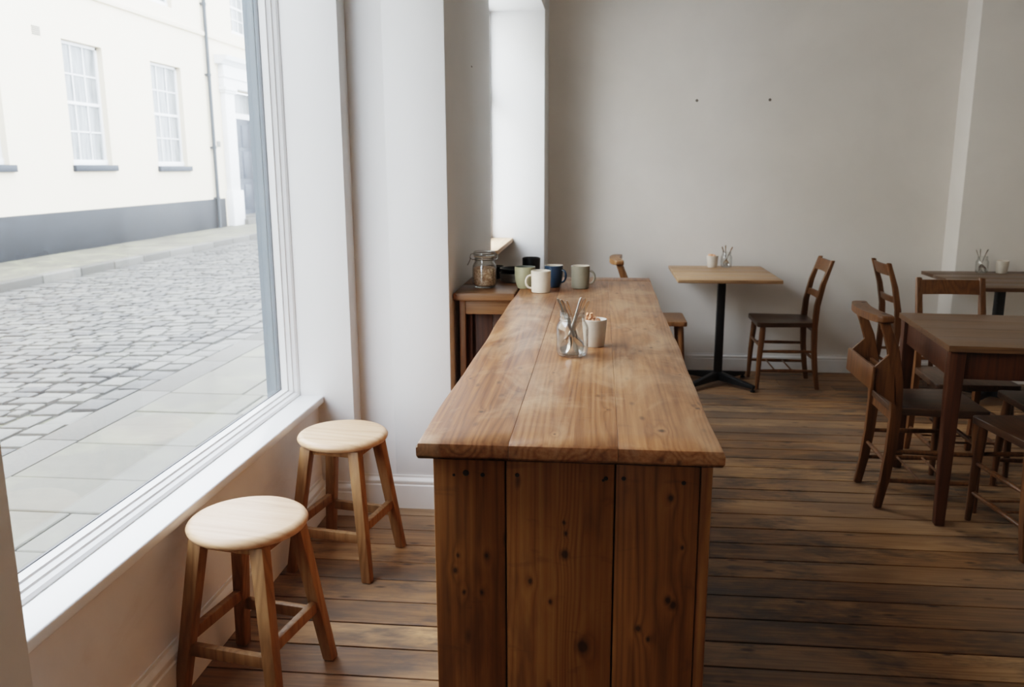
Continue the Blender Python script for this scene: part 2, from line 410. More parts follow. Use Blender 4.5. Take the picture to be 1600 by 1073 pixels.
# ------------------------------------------------------------------ room shell
FX0, FX1, FY0, FY1 = -1.30, 3.62, -2.5, 6.12
ys = [2.158, 2.306, 2.445, 2.588, 2.741, 2.880, 3.028, 3.167, 3.312, 3.463, 3.625, 3.749, 3.896, 4.048, 4.182, 4.334, 4.466]
while ys[-1] < FY1: ys.append(ys[-1] + random.uniform(0.13, 0.155))
while ys[0] > FY0: ys.insert(0, ys[0] - random.uniform(0.13, 0.155))
m = MB()
for i in range(len(ys) - 1):
    cuts = [FX0]
    if random.random() < 0.45: cuts.append(random.uniform(1.2, 3.0))
    cuts.append(FX1)
    for a, b in zip(cuts, cuts[1:]):
        g = random.uniform(0.0028, 0.0044); dz = random.uniform(-0.0015, 0.0)
        m.box(a, b - 0.002, ys[i] + g, min(ys[i + 1], FY1 + .02) - g, -0.03, dz, bevel=0.001, seg=1, rnd=random.random())
struct(m.build('floor', M['floor']))
struct(MB().box(FX0 - .1, FX1 + .1, FY0 - .1, FY1 + .1, -0.08, -0.028).build('floor_base', M['subfloor']))

W = M['plaster']; WP = M['pillar_paint']
wb = struct(MB().box(-0.90, 3.75, 6.10, 6.25, -0.05, 3.05).build('wall_back', W))
for p in ((0.646, 1.889), (1.133, 1.888)):
    MB().lathe([(0.0, -0.001), (0.010, -0.001), (0.009, 0.001), (0.0, 0.0005)], 12).build('screw_hole', M['hole'], wb).matrix_world = Matrix.Translation((p[0], 6.099, p[1])) @ Matrix.Rotation(PI / 2, 4, 'X')
struct(MB().box(2.352, 3.75, 5.87, 6.10, -0.05, 3.05, bevel=0.004).build('wall_chimney', W))
struct(MB().box(3.60, 3.75, -2.6, 5.95, -0.05, 3.05).build('wall_right', W))
struct(MB().box(-1.40, 3.75, -2.65, -2.5, -0.05, 3.05).build('wall_front', W))
struct(MB().box(-1.45, 3.75, -2.65, 6.25, 3.0, 3.12).build('ceiling', M['ceiling']))
# left side: low window wall, pillar, near pier, alcove, far pier
struct(MB().box(-1.302, -1.155, 1.20, 3.31, -0.05, 0.492).build('wall_left', M['plaster_low']))
struct(MB().box(-1.36, -1.155, 1.20, 3.31, 2.78, 3.05).build('wall_left_head', WP))
wp = struct(MB().box(-0.86, -0.611, 3.40, 4.765, -0.05, 3.05, bevel=0.006).box(-1.36, -0.80, 3.402, 3.75, -0.05, 3.05).box(-1.36, -1.004, 3.30, 3.42, -0.05, 3.05, bevel=0.004).build('wall_pillar', WP))
MB().box(-0.6115, -0.6100, 4.092, 4.120, 1.907, 1.914, bevel=0.0005).build('screw_hole', M['hole'], wp)
struct(MB().box(-1.36, -1.004, -0.25, 1.275, -0.05, 3.05, bevel=0.005).build('wall_pier', WP))
m = MB().box(-1.36, -1.155, -2.55, -1.05, -0.05, 3.05).box(-1.36, -1.155, -1.06, -0.24, 2.10, 3.05).box(-1.36, -1.155, -1.06, -0.24, -0.05, 0.9)
struct(m.build('wall_left_rear', M['plaster_low']))
m = MB().box(-0.86, -0.725, 4.74, 5.66, -0.05, 0.985)
struct(m.build('wall_alcove', WP))
struct(MB().box(-0.86, -0.368, 4.74, 5.66, 2.417, 3.05, bevel=0.003).build('wall_alcove_head', WP))
struct(MB().box(-0.86, -0.368, 5.65, 6.12, -0.05, 3.05, bevel=0.004).build('wall_far_pier', WP))

def skirt_poly(t, h):
    return [(0, 0), (t, 0), (t, h * .70), (t * .72, h * .72), (t * .72, h * .76), (t * .9, h * .79), (t * .9, h * .84), (t * .55, h * .90), (t * .3, h * .93), (t * .3, h), (0, h)]
def skirt(name, axis, a0, a1, wallpos, sign, h, t=0.016):
    poly = [(wallpos + sign * u, v) for u, v in skirt_poly(t, h)]
    struct(MB().prism(poly, axis, a0, a1).build(name, M['skirting'], angle=25))
skirt('baseboard_back', 'X', -0.368, 2.352, 6.10, -1, 0.124)
skirt('baseboard_chimney', 'X', 2.352, 3.6, 5.87, -1, 0.124)
skirt('baseboard_pillar', 'X', -1.004, -0.611, 3.40, -1, 0.148)
skirt('baseboard_jamb', 'X', -1.155, -1.004, 3.30, -1, 0.148)
skirt('baseboard_left', 'Y', 1.275, 3.29, -1.155, 1, 0.172)
skirt('baseboard_right', 'Y', -2.5, 5.87, 3.60, -1, 0.124)

# window 1 -- the big shop window
w1 = bpy.data.objects.new('window_1', None); COL.objects.link(w1); struct(w1)
def ring(mb, x0, x1, y0, y1, z0, z1, inset, back=0.0, bev=0.003):
    i = inset
    mb.box(x0, x1, y0, y1, z0, z0 + i, bev); mb.box(x0, x1, y0, y1, z1 - i, z1, bev)
    mb.box(x0, x1, y0, y0 + i, z0 + i - .002, z1 - i + .002, bev); mb.box(x0, x1, y1 - i, y1, z0 + i - .002, z1 - i + .002, bev)
OY0, OY1, OZ0, OZ1 = 1.20, 3.302, 0.519, 2.78
def bead(mb, x, y0, y1, z0, z1):
    prof = [(0, 0), (0, .032), (.027, .030), (.030, .025), (.046, .021), (.049, .016), (.062, .012), (.069, .006), (.069, 0)]
    mb.prism([(x + a, z0 + b) for a, b in prof], 'Y', y0, y1); mb.prism([(x + a, z1 - b) for a, b in prof], 'Y', y0, y1)
    mb.prism([(x + a, y0 + b) for a, b in prof], 'Z', z0, z1); mb.prism([(x + a, y1 - b) for a, b in prof], 'Z', z0, z1)
m = MB(); bead(m, -1.300, OY0, OY1, OZ0, OZ1)
m.build('window_frame', M['white_gloss'], w1, angle=12)
m = MB(); ring(m, -1.306, -1.299, OY0, OY1, OZ0, OZ1, 0.034, bev=0)
m.build('gasket', M['gasket'], w1)
MB().box(-1.305, -1.300, OY0 + .02, OY1 - .02, OZ0 + .02, OZ1 - .02).build('glass_pane', M['window_glass'], w1)
MB().box(-1.302, -1.130, 1.19, 3.303, 0.490, 0.521, bevel=0.006, seg=3).build('window_sill', M['white_gloss'], w1)
# exterior pilaster seen through the glass
m = MB().box(-1.350, -1.306, 3.282, 3.45, -0.1, 3.3, bevel=0.003).box(-1.372, -1.348, 3.290, 3.47, -0.1, 3.3, bevel=0.006).box(-1.336, -1.322, 3.276, 3.30, -0.1, 3.3, bevel=0.004)
struct(m.build('trim_1', M['grey_paint']))

# window 2 -- sash in the alcove, with a timber shelf on a bracket
w2 = bpy.data.objects.new('window_2', None); COL.objects.link(w2); struct(w2)
m = MB()
ring(m, -0.755, -0.722, 4.76, 5.652, 0.985, 2.42, 0.030)
m.box(-0.752, -0.724, 4.78, 5.63, 1.87, 1.915, bevel=0.003)
m.build('window_frame', M['white_gloss'], w2)
MB().box(-0.742, -0.738, 4.78, 5.63, 1.0, 2.40).build('glass_pane', M['window_glass'], w2)
MB().box(-0.722, -0.577, 4.772, 5.648, 0.957, 0.985, bevel=0.003).build('window_sill', M['shelf_wood'], w2)
MB().prism([(-0.722, 0.958), (-0.598, 0.958), (-0.602, 0.936), (-0.66, 0.925), (-0.722, 0.90)], 'Y', 5.60, 5.638, bevel=0.003).build('bracket', M['side_wood_v'], w2)

# window 3 -- unseen window added behind the camera to let in fill light
w3 = bpy.data.objects.new('added_fill_window', None); COL.objects.link(w3); struct(w3)
m = MB(); ring(m, -1.30, -1.24, -1.05, -0.25, 0.9, 2.10, 0.05); m.build('window_frame', M['white_gloss'], w3)
MB().box(-1.285, -1.280, -1.03, -0.27, 0.93, 2.07).build('glass_pane', M['window_glass'], w3)

# ------------------------------------------------------------------ counter
ct = thing('counter', 'long old pine counter with plank top and boarded end, mid-room', 'counter', (0, 0, 0))
T0, T1 = 0.902, 0.935
top = MB()
def soft_board(mb, x0, x1, y0, y1, rnd, lx, rx, ny=30):
    """counter plank with a rounded nose at the near end and, where lx / rx, along its long side, gently uneven."""
    r = 0.011
    prof = [(0.0, T0 + .006), (0.0, T1 - r), (r * .3, T1 - r * .35), (r, T1)]
    xs = []
    if lx: xs += [(x0 + .004, T0)] + [(x0 + a, z) for a, z in prof]
    else: xs += [(x0, T0), (x0, T1 - .0006), (x0 + .0006, T1)]
    if rx: xs += [(x1 - a, z) for a, z in prof[::-1]] + [(x1 - .004, T0)]
    else: xs += [(x1 - .0006, T1), (x1, T1 - .0006), (x1, T0)]
    tb = bmesh.new(); rings = []
    yy = [y0, y0, y0 + r * .3, y0 + r] + [y0 + r + (y1 - y0 - r) * k / ny for k in range(1, ny + 1)]
    zl = [None, T1 - r, T1 - r * .35, T1] + [T1] * ny
    zc = (T0 + T1) / 2
    for y, zmax in zip(yy, zl):
        wob = 0.0022 * math.sin(y * 5.1 + rnd * 9) + 0.0012 * math.sin(y * 13 + rnd)
        rg = []
        for x, z in xs:
            zz = z if zmax is None else min(z, zmax)
            if zmax is None: zz = T0 + (0.006 if z > T0 + .001 else 0.0)
            xo = 0
            if lx and x < x0 + .02: xo = wob
            if rx and x > x1 - .02: xo = wob
            rg.append(tb.verts.new((x + xo, y + (0.004 if zmax is None and z <= T0 + .001 else 0), zz)))
        rings.append(rg)
    n = len(xs)
    for A, B in zip(rings, rings[1:]):
        for j in range(n):
            try: tb.faces.new((A[j], A[(j + 1) % n], B[(j + 1) % n], B[j]))
            except ValueError: pass
    tb.faces.new(rings[0][::-1]); tb.faces.new(rings[-1])
    bmesh.ops.remove_doubles(tb, verts=tb.verts, dist=0.0002)
    mb._merge(tb, rnd, None)
soft_board(top, -0.345, -0.1655, 1.520, 3.8848, .2, True, False)
soft_board(top, -0.1649, 0.0414, 1.520, 3.8848, .62, False, False)
soft_board(top, 0.0420, 0.237, 1.520, 3.8848, .85, False, True)
top.box(-0.345, 0.237, 3.886, 4.012, T0, T1, bevel=0.004, rnd=.4)
top.build('countertop', M['counter_top'], ct, angle=30)
m = MB()
for a, b, r in ((-0.318, -0.1765, .3), (-0.1735, 0.0365, .75), (0.0395, 0.1985, .5)):
    m.box(a, b, 1.553, 1.575, 0.002, 0.9015, bevel=0.0025, seg=2, rnd=r)
ep = m.build('end_panel', M['counter_panel'], ct)
MB().box(-0.316, 0.2, 1.574, 1.580, 0.002, 0.9).build('backing', M['dark_board'], ct)
MB().box(0.2005, 0.2225, 1.555, 1.60, 0.002, 0.9015, bevel=0.004, rnd=.9).build('corner_post', M['counter_panel'], ct)
for nx, nz, r in ((-0.253, 0.863, .0065), (-0.220, 0.860, .0045), (-0.152, 0.862, .0045), (-0.277, 0.858, .003), (0.020, 0.861, .0045), (0.054, 0.862, .0045), (0.168, 0.857, .0045), (0.015, 0.857, .003)):
    o = MB().lathe([(0.0, 0.0014), (r * .8, 0.0012), (r, 0.0)], 14).build('nail', M['nail'], ep)
    o.matrix_parent_inverse = Matrix(); o.location = (nx, 1.5532, nz); o.rotation_euler = (PI / 2, 0, 0)
m = MB()
for k in range(14):
    a = 1.60 + k * 0.1685; m.box(0.2005, 0.2205, a, a + .1665, 0.002, 0.9015, bevel=0.002, seg=1, rnd=random.random())
m.build('side_panel', M['counter_panel'], ct)
m = MB()
for k in range(14):
    a = 1.576 + k * 0.170; m.box(-0.318, -0.298, a, a + .168, 0.002, 0.9015, bevel=0.002, seg=1, rnd=random.random())
m.build('side_panel', M['counter_panel'], ct)
MB().box(-0.318, 0.2205, 3.962, 3.982, 0.002, 0.9015, bevel=.002).build('back_panel', M['counter_panel'], ct)

# side table joined to the counter by the pillar
st = thing('side_table', 'small old pine side table with apron, between the pillar and the counter', 'table')
MB().box(-0.606, -0.3465, 3.455, 3.705, T0, T1, bevel=0.005, seg=3, rnd=.3).box(-0.606, -0.3465, 3.7065, 4.03, T0, T1, bevel=0.004, seg=2, rnd=.7).build('table_top', M['side_wood'], st)
for x, y in ((-0.5835, 3.48), (-0.345, 3.48), (-0.5835, 3.985), (-0.345, 3.985)):
    MB().box(x, x + .025, y, y + .028, 0.001, 0.9015, bevel=0.002).build('leg', M['side_wood_v'], st)
MB().box(-0.558, -0.345, 3.484, 3.502, 0.842, 0.9015, bevel=0.002).build('apron', M['side_wood'], st)
m = MB()
for k in range(2):
    m.box(-0.556 + k * .107, -0.556 + k * .107 + .105, 3.545, 3.56, 0.05, 0.885, bevel=0.002, rnd=.3 + .4 * k)
m.build('front_panel', M['dark_board'], st)
MB().box(-0.558, -0.535, 3.52, 3.545, 0.05, 0.842, bevel=0.002).build('stile', M['dark_board'], st)
m = MB().box(-0.580, -0.566, 3.508, 3.985, 0.05, 0.9015, bevel=.002); m.build('side_panel', M['dark_board'], st)

# ------------------------------------------------------------------ stools
def make_stool(label, loc, rot):
    t = thing('stool', label, 'stool', loc, rot, None)
    R, H, TH = 0.163, 0.503, 0.034
    prof = [(0, H - TH), (R - .016, H - TH), (R - .006, H - TH + .005), (R, H - TH + .013), (R + .001, H - TH + .020), (R - .003, H - .007), (R - .010, H - .002), (R - .020, H), (0, H - .001)]
    MB().lathe(prof, 64).build('seat', M['stool_seat'], t, angle=50)
    tp, bt = 0.093, 0.150
    for sx in (-1, 1):
        for sy in (-1, 1):
            MB().bar((sx * bt, sy * bt, 0.001), (sx * tp, sy * tp, H - TH + .001), .035, .035, .042, .042, bevel=0.005).build('leg', M['stool_leg'], t)
    def at(z): return bt + (tp - bt) * z / (H - TH)
    for s in (-1, 1):
        a = at(.155); MB().box(-a + .012, a - .012, s * a - .011, s * a + .011, .138, .172, bevel=.003).build('stretcher', M['stool_leg'], t)
        a = at(.19); MB().box(s * a - .011, s * a + .011, -a + .012, a - .012, .172, .206, bevel=.003).build('stretcher', M['stool_leg'], t)
        a = at(.45); MB().box(-a + .012, a - .012, s * a - .004, s * a + .014 if s < 0 else s * a + .004, .440, H - TH + .001, bevel=.002).build('apron', M['stool_leg'], t)
        MB().box(s * a - .009, s * a + .009, -a + .012, a - .012, .440, H - TH + .001, bevel=.002).build('apron', M['stool_leg'], t)
    return t
make_stool('round wooden stool with pale seat, nearest the camera under the shop window', (-0.960, 2.115, 0), math.radians(-10))
make_stool('round wooden stool with tan seat, farther back beside the white pillar', (-0.925, 2.890, 0), math.radians(-10))

# ------------------------------------------------------------------ chairs
def make_chair(label, loc, rot, wood='chair', seat='chair_seat', top=0.855, crest=False, box=False, mid=True, group=None):
    t = thing('chair', label, 'chair', loc, rot, group)
    cw = M[wood]; sw = M[seat]
    # seat: trapezoid with rounded corners, slightly dished
    poly = []
    for cx, cy, a0 in ((.170, .170, 0), (-.170, .170, 90), (-.142, -.168, 180), (.142, -.168, 270)):
        for k in range(5):
            a = math.radians(a0 + k * 22.5); poly.append((cx + .022 * math.cos(a), cy + .022 * math.sin(a)))
    MB().prism(poly, 'Z', .420, .450, bevel=.007, seg=3).build('seat', sw, t)
    lean = -.262
    prof_c = [(-.218, .001), (-.198, .12), (-.183, .26), (-.176, .42), (-.184, .56), (-.212, .70), (lean, top)]
    wid = [.030, .031, .033, .036, .034, .031, .026]
    if crest: wid = [.034, .036, .040, .044, .044, .042, .040]
    poly = [(y - w / 2, z) for (y, z), w in zip(prof_c, wid)] + [(y + w / 2, z) for (y, z), w in list(zip(prof_c, wid))[::-1]]
    for s in (-1, 1):
        x0, x1 = sorted((s * .138, s * .166))
        tp = top - (.012 if crest else 0)
        pl = [(y, min(z, tp)) for y, z in poly]
        MB().prism(pl, 'X', x0, x1, bevel=.005, seg=2).splay(s * (.036 if crest else 0.0)).build('rear_leg', cw, t)
        MB().tube([(s * .168, .172, .001), (s * .164, .166, .2), (s * .158, .155, .35), (s * .156, .152, .421)], [.0125, .017, .0195, .018], 14).build('leg', cw, t)
    def yb(z):
        for (ya, za), (y2, z2) in zip(prof_c, prof_c[1:]):
            if za <= z <= z2: return ya + (y2 - ya) * (z - za) / (z2 - za)
        return prof_c[-1][0]
    def rail(name, z0, z1, bow, th=.017, mt=None):
        n = 12; pts = []
        tb = bmesh.new(); rings = []
        for i in range(n + 1):
            x = -.140 + .280 * i / n; b = bow * (1 - (x / .14) ** 2)
            rings.append([tb.verts.new((x, yb(z) - b + d, z)) for z, d in ((z0, -th / 2), (z1, -th / 2), (z1, th / 2), (z0, th / 2))])
        for A, B in zip(rings, rings[1:]):
            for j in range(4): tb.faces.new((A[j], A[(j + 1) % 4], B[(j + 1) % 4], B[j]))
        tb.faces.new(rings[0]); tb.faces.new(rings[-1][::-1])
        m = MB(); m._merge(tb, .5, None); m.build(name, mt or cw, t)
    if crest:
        # heavy bowed crest board lying across the post tops
        n = 16; out = []; inn = []
        for i in range(n + 1):
            x = -.215 + .43 * i / n; b = .030 * (1 - (x / .215) ** 2)
            e = .010 * (abs(x) / .215) ** 6
            out.append((x, lean - .030 - b + e)); inn.append((x, lean + .042 - b * 1.1 - e))
        MB().prism(out + inn[::-1], 'Z', top - .013, top + .017, bevel=.008, seg=3).build('crest_rail', M['chair_light'] if wood == 'chair_light' else cw, t)
        for s in (-1, 1):
            MB().lathe([(0, .0006), (.009, .0005), (.011, 0)], 10).build('tenon_end', M['nail'], t).location = (s * .152, lean + .006, top + .0172)
    else:
        rail('top_rail', top - .083, top - .012, .012)
    if mid: rail('mid_rail', .600, .638, .014)
    rail('seat_rail', .385, .421, 0, .018)
    for s in (-1, 1):
        for z, nm in ((.255, 1), (.125, 0)):
            yr = yb(z); MB().tube([(s * .153, yr, z), (s * .158, 0, z), (s * .1655, .167, z)], [.0085, .0115, .0085], 10).build('stretcher', cw, t)
    MB().tube([(-.166, .166, .29), (0, .166, .29), (.166, .166, .29)], [.008, .0105, .008], 10).build('stretcher', cw, t)
    MB().tube([(-.152, yb(.20), .20), (0, yb(.20), .20), (.152, yb(.20), .20)], [.008, .0105, .008], 10).build('stretcher', cw, t)
    for y in (-.05, .06):
        MB().tube([(-.158, y, .128), (.158, y, .128)], .0055, 8).build('rack_rod', cw, t)
    if box:
        # book box fixed behind the back posts
        bx = MB()
        side = [(-.172, .46), (-.172, .70), (-.285, .615), (-.290, .505), (-.20, .44)]
        fr = MB().prism([(-.298, .532), (-.284, .532), (-.281, .632), (-.295, .632)], 'X', -.192, .192, bevel=.003).build('box_front', M[wood], t)
        for s in (-1, 1):
            a, b = sorted((s * .168, s * .182))
            MB().prism([(-.190, .468), (-.215, .70), (-.284, .630), (-.287, .534)], 'X', a, b, bevel=.002).build('box_side', M[wood], t)
        MB().prism([(-.286, .533), (-.286, .545), (-.190, .482), (-.190, .470)], 'X', -.168, .168, bevel=.001).build('box_bottom', M[wood], t)
        MB().box(-.138, .138, -.214, -.200, .50, .600, bevel=.002).build('box_back', M[wood], t)
    return t
R90 = PI / 2
make_chair('brown ladder-back chair facing the pedestal table, standing against the white back wall', (1.226, 5.740, 0), R90, wood='chair')
make_chair('light wooden chair mostly hidden behind the far end of the counter', (0.390, 5.720, 0), -R90, wood='chair_light', seat='chair_light', top=.835, crest=True, mid=False)
make_chair('dark chair with bowed crest rail and wooden book box on its back', (1.435, 3.735, 0), -R90 - math.radians(1), wood='chair', top=.832, crest=True, box=True, mid=False)
make_chair('dark wooden chair at the near side of the dining table, closest to the camera', (1.729, 3.325, 0), math.radians(4), wood='chair')
make_chair('dark chair facing the camera from the far side of the dining table', (1.765, 4.190, 0), PI, wood='chair', top=.895, mid=False)
make_chair('dark chair tucked under the dining table from its right end, seat corner showing', (1.998, 3.735, 0), R90, wood='chair')
make_chair('dark ladder-back chair behind the dining table, drawn up to the farther pedestal table', (2.055, 5.615, 0), -R90, wood='chair')

# ------------------------------------------------------------------ dining table
dt = thing('dining_table', 'square dark brown dining table with tapered legs and chairs tucked around it', 'table', (1.784, 3.742, 0), math.radians(-5))
m = MB()
for k in range(4):
    a = -.39 + k * .195; m.box(-.385, .385, a + .0002, a + .1948, .735, .760, bevel=.0008, seg=1, rnd=random.uniform(.3, .7))
m.build('table_top', M['table_dark'], dt)
for sx in (-1, 1):
    for sy in (-1, 1):
        MB().bar((sx * .346, sy * .350, .001), (sx * .346, sy * .350, .7345), .038, .038, .060, .060, bevel=.003).build('leg', M['table_leg'], dt)
for s in (-1, 1):
    MB().box(-.318, .318, s * .352 - .010, s * .352 + .010, .622, .7345, bevel=.002).build('apron', M['table_leg'], dt)
    MB().box(s * .348 - .010, s * .348 + .010, -.322, .322, .622, .7345, bevel=.002).build('apron', M['table_leg'], dt)

# ------------------------------------------------------------------ pedestal tables
def make_pedestal(label, loc, hx, hy, topmat, off=(0, 0)):
    t = thing('pedestal_table', label, 'table', loc, 0)
    ox, oy = off
    m = MB(); n = 4
    for k in range(n):
        a = -hy + k * 2 * hy / n; m.box(ox - hx, ox + hx, oy + a + .0004, oy + a + 2 * hy / n - .0004, .743, .765, bevel=.002, seg=2, rnd=random.random())
    m.build('table_top', topmat, t)
    MB().box(ox - hx * .68, ox + hx * .68, oy - hy * .72, oy + hy * .72, .728, .7435, bevel=.002).build('batten', M['side_wood'], t)
    MB().box(-.11, .11, -.11, .11, .722, .7285, bevel=.001).build('mounting_plate', M['iron'], t)
    MB().bar((0, 0, .055), (0, 0, .7225), .052, .052, .050, .050, bevel=.006).build('column', M['iron'], t)
    for k in range(4):
        a = PI / 4 + k * PI / 2; c, s = math.cos(a), math.sin(a)
        m = MB(); m.bar((c * .015, s * .015, .060), (c * .295, s * .295, .032), .040, .060, .030, .022, bevel=.004, side=(-s, c, 0), flat=False)
        f = m.build('foot', M['iron'], t)
        MB().lathe([(0, .001), (.016, .001), (.016, .010), (.007, .013), (.007, .026), (0, .026)], 14, (c * .285, s * .285, 0)).build('glide', M['iron'], f)
    return t
make_pedestal('pale square-topped pedestal table with black cross foot, against the white back wall', (0.812, 5.690, 0), .317, .382, M['bistro_top'], (-.009, -.042))
make_pedestal('pedestal table in the dim corner by the chimney breast, behind the dining table', (2.455, 5.430, 0), .330, .405, M['table_dark'])

# ------------------------------------------------------------------ crockery on the counter
def make_mug(label, loc, prof_out, mat, inner, hand, rot, hz=(.022, .075), hr=.034, wall=.0045):
    """mug: lathe body (open, with thickness) + handle child."""
    o = prof_out; top = o[-1][1]
    inn = [(max(r - wall, .003), z) for r, z in o[::-1] if z > .008]
    prof = [(0, .0015), (o[0][0] - .004, .0015), (o[0][0] - .002, 0)] + o + [(o[-1][0] - wall * .5, top + .0015)] + inn + [(0, .0075)]
    k = 3 + len(o)
    mats = [0] * k + [1] * (len(prof) - k)
    b = MB().lathe(prof, 48, mats=mats).build('mug', [mat, inner], None, angle=40)
    b.location = loc; b.rotation_euler = (0, 0, rot)
    tag(b, label, 'mug', 'mugs at the far end of the counter')
    if hand:
        def ro(z):
            for (r1, z1), (r2, z2) in zip(o, o[1:]):
                if z1 <= z <= z2 and z2 > z1: return r1 + (r2 - r1) * (z - z1) / (z2 - z1)
            return o[-1][0]
        z0, z1 = hz; zc = (z0 + z1) / 2; pts = []
        for i in range(15):
            a = -PI / 2 + PI * i / 14
            z = zc + (z1 - z0) / 2 * math.sin(a)
            base = ro(z0) + (ro(z1) - ro(z0)) * (z - z0) / (z1 - z0) - .003
            pts.append((base + hr * (max(0, math.cos(a)) ** .75), 0, z))
        MB().tube(pts, .0058, 10, flat_xy=.75).build('handle', mat, b)
    return b
cyl = lambda rb, rt, h, e=.006: [(rb - e, 0.0), (rb - .001, e * .4), (rb, e), (rb + (rt - rb) * .35, h * .35), (rb + (rt - rb) * .7, h * .7), (rt, h)]
barrel = lambda rb, rm, rt, h: [(rb - .003, 0), (rb, .003), (rb + (rm - rb) * .45, h * .18), (rb + (rm - rb) * .8, h * .38), (rm, h * .65), (rm * .999, h * .85), (rt, h)]
ZT = T1 + .0005
make_mug('pale green tapered mug standing left of the cream mug', (-0.318, 3.625, ZT), barrel(.032, .0445, .0445, .092), M['green_ceramic'], M['dark_inner'], False, 0)
make_mug('cream straight-sided mug with its handle to the left, in front of the others', (-0.241, 3.505, ZT), cyl(.0395, .0410, .090), M['cream_ceramic'], M['cream_ceramic'], True, math.radians(192), (.018, .072), .026)
make_mug('deep blue mug with pale inside, behind the cream mug', (-0.196, 3.665, ZT), barrel(.028, .0395, .0400, .094), M['blue_ceramic'], M['cream_ceramic'], True, math.radians(-18), (.022, .076), .022)
make_mug('grey taupe mug standing apart at the right end of the mugs', (-0.080, 3.640, ZT), cyl(.0385, .0400, .096), M['taupe_ceramic'], M['cream_ceramic'], True, math.radians(-8), (.020, .076), .026)
make_mug('black mug standing behind the green and blue mugs', (-0.318, 3.960, ZT), cyl(.0405, .0430, .096), M['black_ceramic'], M['black_ceramic'], False, 0)
# dishes
def dish(name, label, cat, loc, prof, mat):
    b = MB().lathe(prof, 48).build(name, mat, None, angle=40); b.location = loc
    return tag(b, label, cat)
dish('dish', 'shallow grey straight-sided dish beside the grain jar, under the black bowl', 'dish', (-0.380, 3.845, ZT), [(0, .001), (.066, .001), (.070, .003), (.076, .040), (.0745, .0405), (.071, .039), (.066, .007), (0, .006)], M['grey_ceramic'])
dish('bowl', 'low black bowl resting in the grey dish', 'bowl', (-0.385, 3.845, ZT + .0365), [(0, .0), (.040, .0), (.060, .009), (.0685, .024), (.067, .0245), (.058, .012), (.038, .004), (0, .003)], M['black_ceramic'])
dish('bowl', 'black flared bowl peeping out behind the grain jar', 'bowl', (-0.487, 3.925, ZT), [(0, .001), (.024, .001), (.027, .004), (.036, .038), (.044, .060), (.0425, .0605), (.034, .038), (.024, .008), (0, .006)], M['black_ceramic'])

# clip-top jar of oats
cj = thing('storage_jar', 'clip-top glass jar of oats on the side table by the pillar', 'jar', (-0.497, 3.640, ZT))
outer = [(0, 0), (.040, 0), (.046, .003), (.0505, .012), (.0525, .025), (.053, .075), (.0515, .094), (.046, .106), (.042, .112), (.0415, .128), (.0435, .131), (.0435, .134)]
inn = [(.0400, .134), (.0385, .130), (.0385, .112), (.043, .104), (.0490, .092), (.0503, .075), (.0500, .025), (.048, .013), (.043, .007), (0, .006)]
MB().lathe(outer + inn, 56).build('jar_body', M['jar_glass'], cj, angle=50)
MB().lathe([(.0385, .1345), (.0455, .1345), (.0455, .1375), (.0385, .1375), (.0385, .1345)], 40).build('seal', M['seal'], cj)
MB().lathe([(0, .138), (.0465, .138), (.0475, .141), (.0475, .152), (.045, .1555), (.040, .1585), (.030, .1595), (0, .1575)], 56).build('lid', M['jar_glass'], cj, angle=50)
def circ(r, z, n=40): return [(r * math.cos(2 * PI * i / n), r * math.sin(2 * PI * i / n), z) for i in range(n)]
m = MB().tube(circ(.0440, .121), .0016, 8, closed=True).tube(circ(.0490, .1465), .0016, 8, closed=True)
m.tube([(-.049, 0, .1465), (-.060, 0, .143), (-.063, 0, .126), (-.052, 0, .120), (-.0445, 0, .121)], .0016, 8)
m.tube([(-.060, .004, .128), (-.066, .004, .112), (-.075, .004, .095)], .0018, 8)
m.tube([(.049, .006, .1465), (.058, .006, .140), (.058, .006, .124), (.0445, .006, .121)], .0020, 8)
m.tube([(.049, -.006, .1465), (.058, -.006, .140), (.058, -.006, .124), (.0445, -.006, .121)], .0020, 8)
m.build('wire_clip', M['wire'], cj)
o = MB().lathe([(0, .0075), (.042, .0085), (.0465, .014), (.0488, .026), (.0490, .080), (.040, .0885), (.022, .085), (.010, .091), (0, .0905)], 40).build('oats', M['oats'], None, angle=60)
o.location = (-0.497, 3.640, ZT)
tag(o, 'brown oat flakes filling the clip-top jar to about half way', 'oats', kind='stuff')

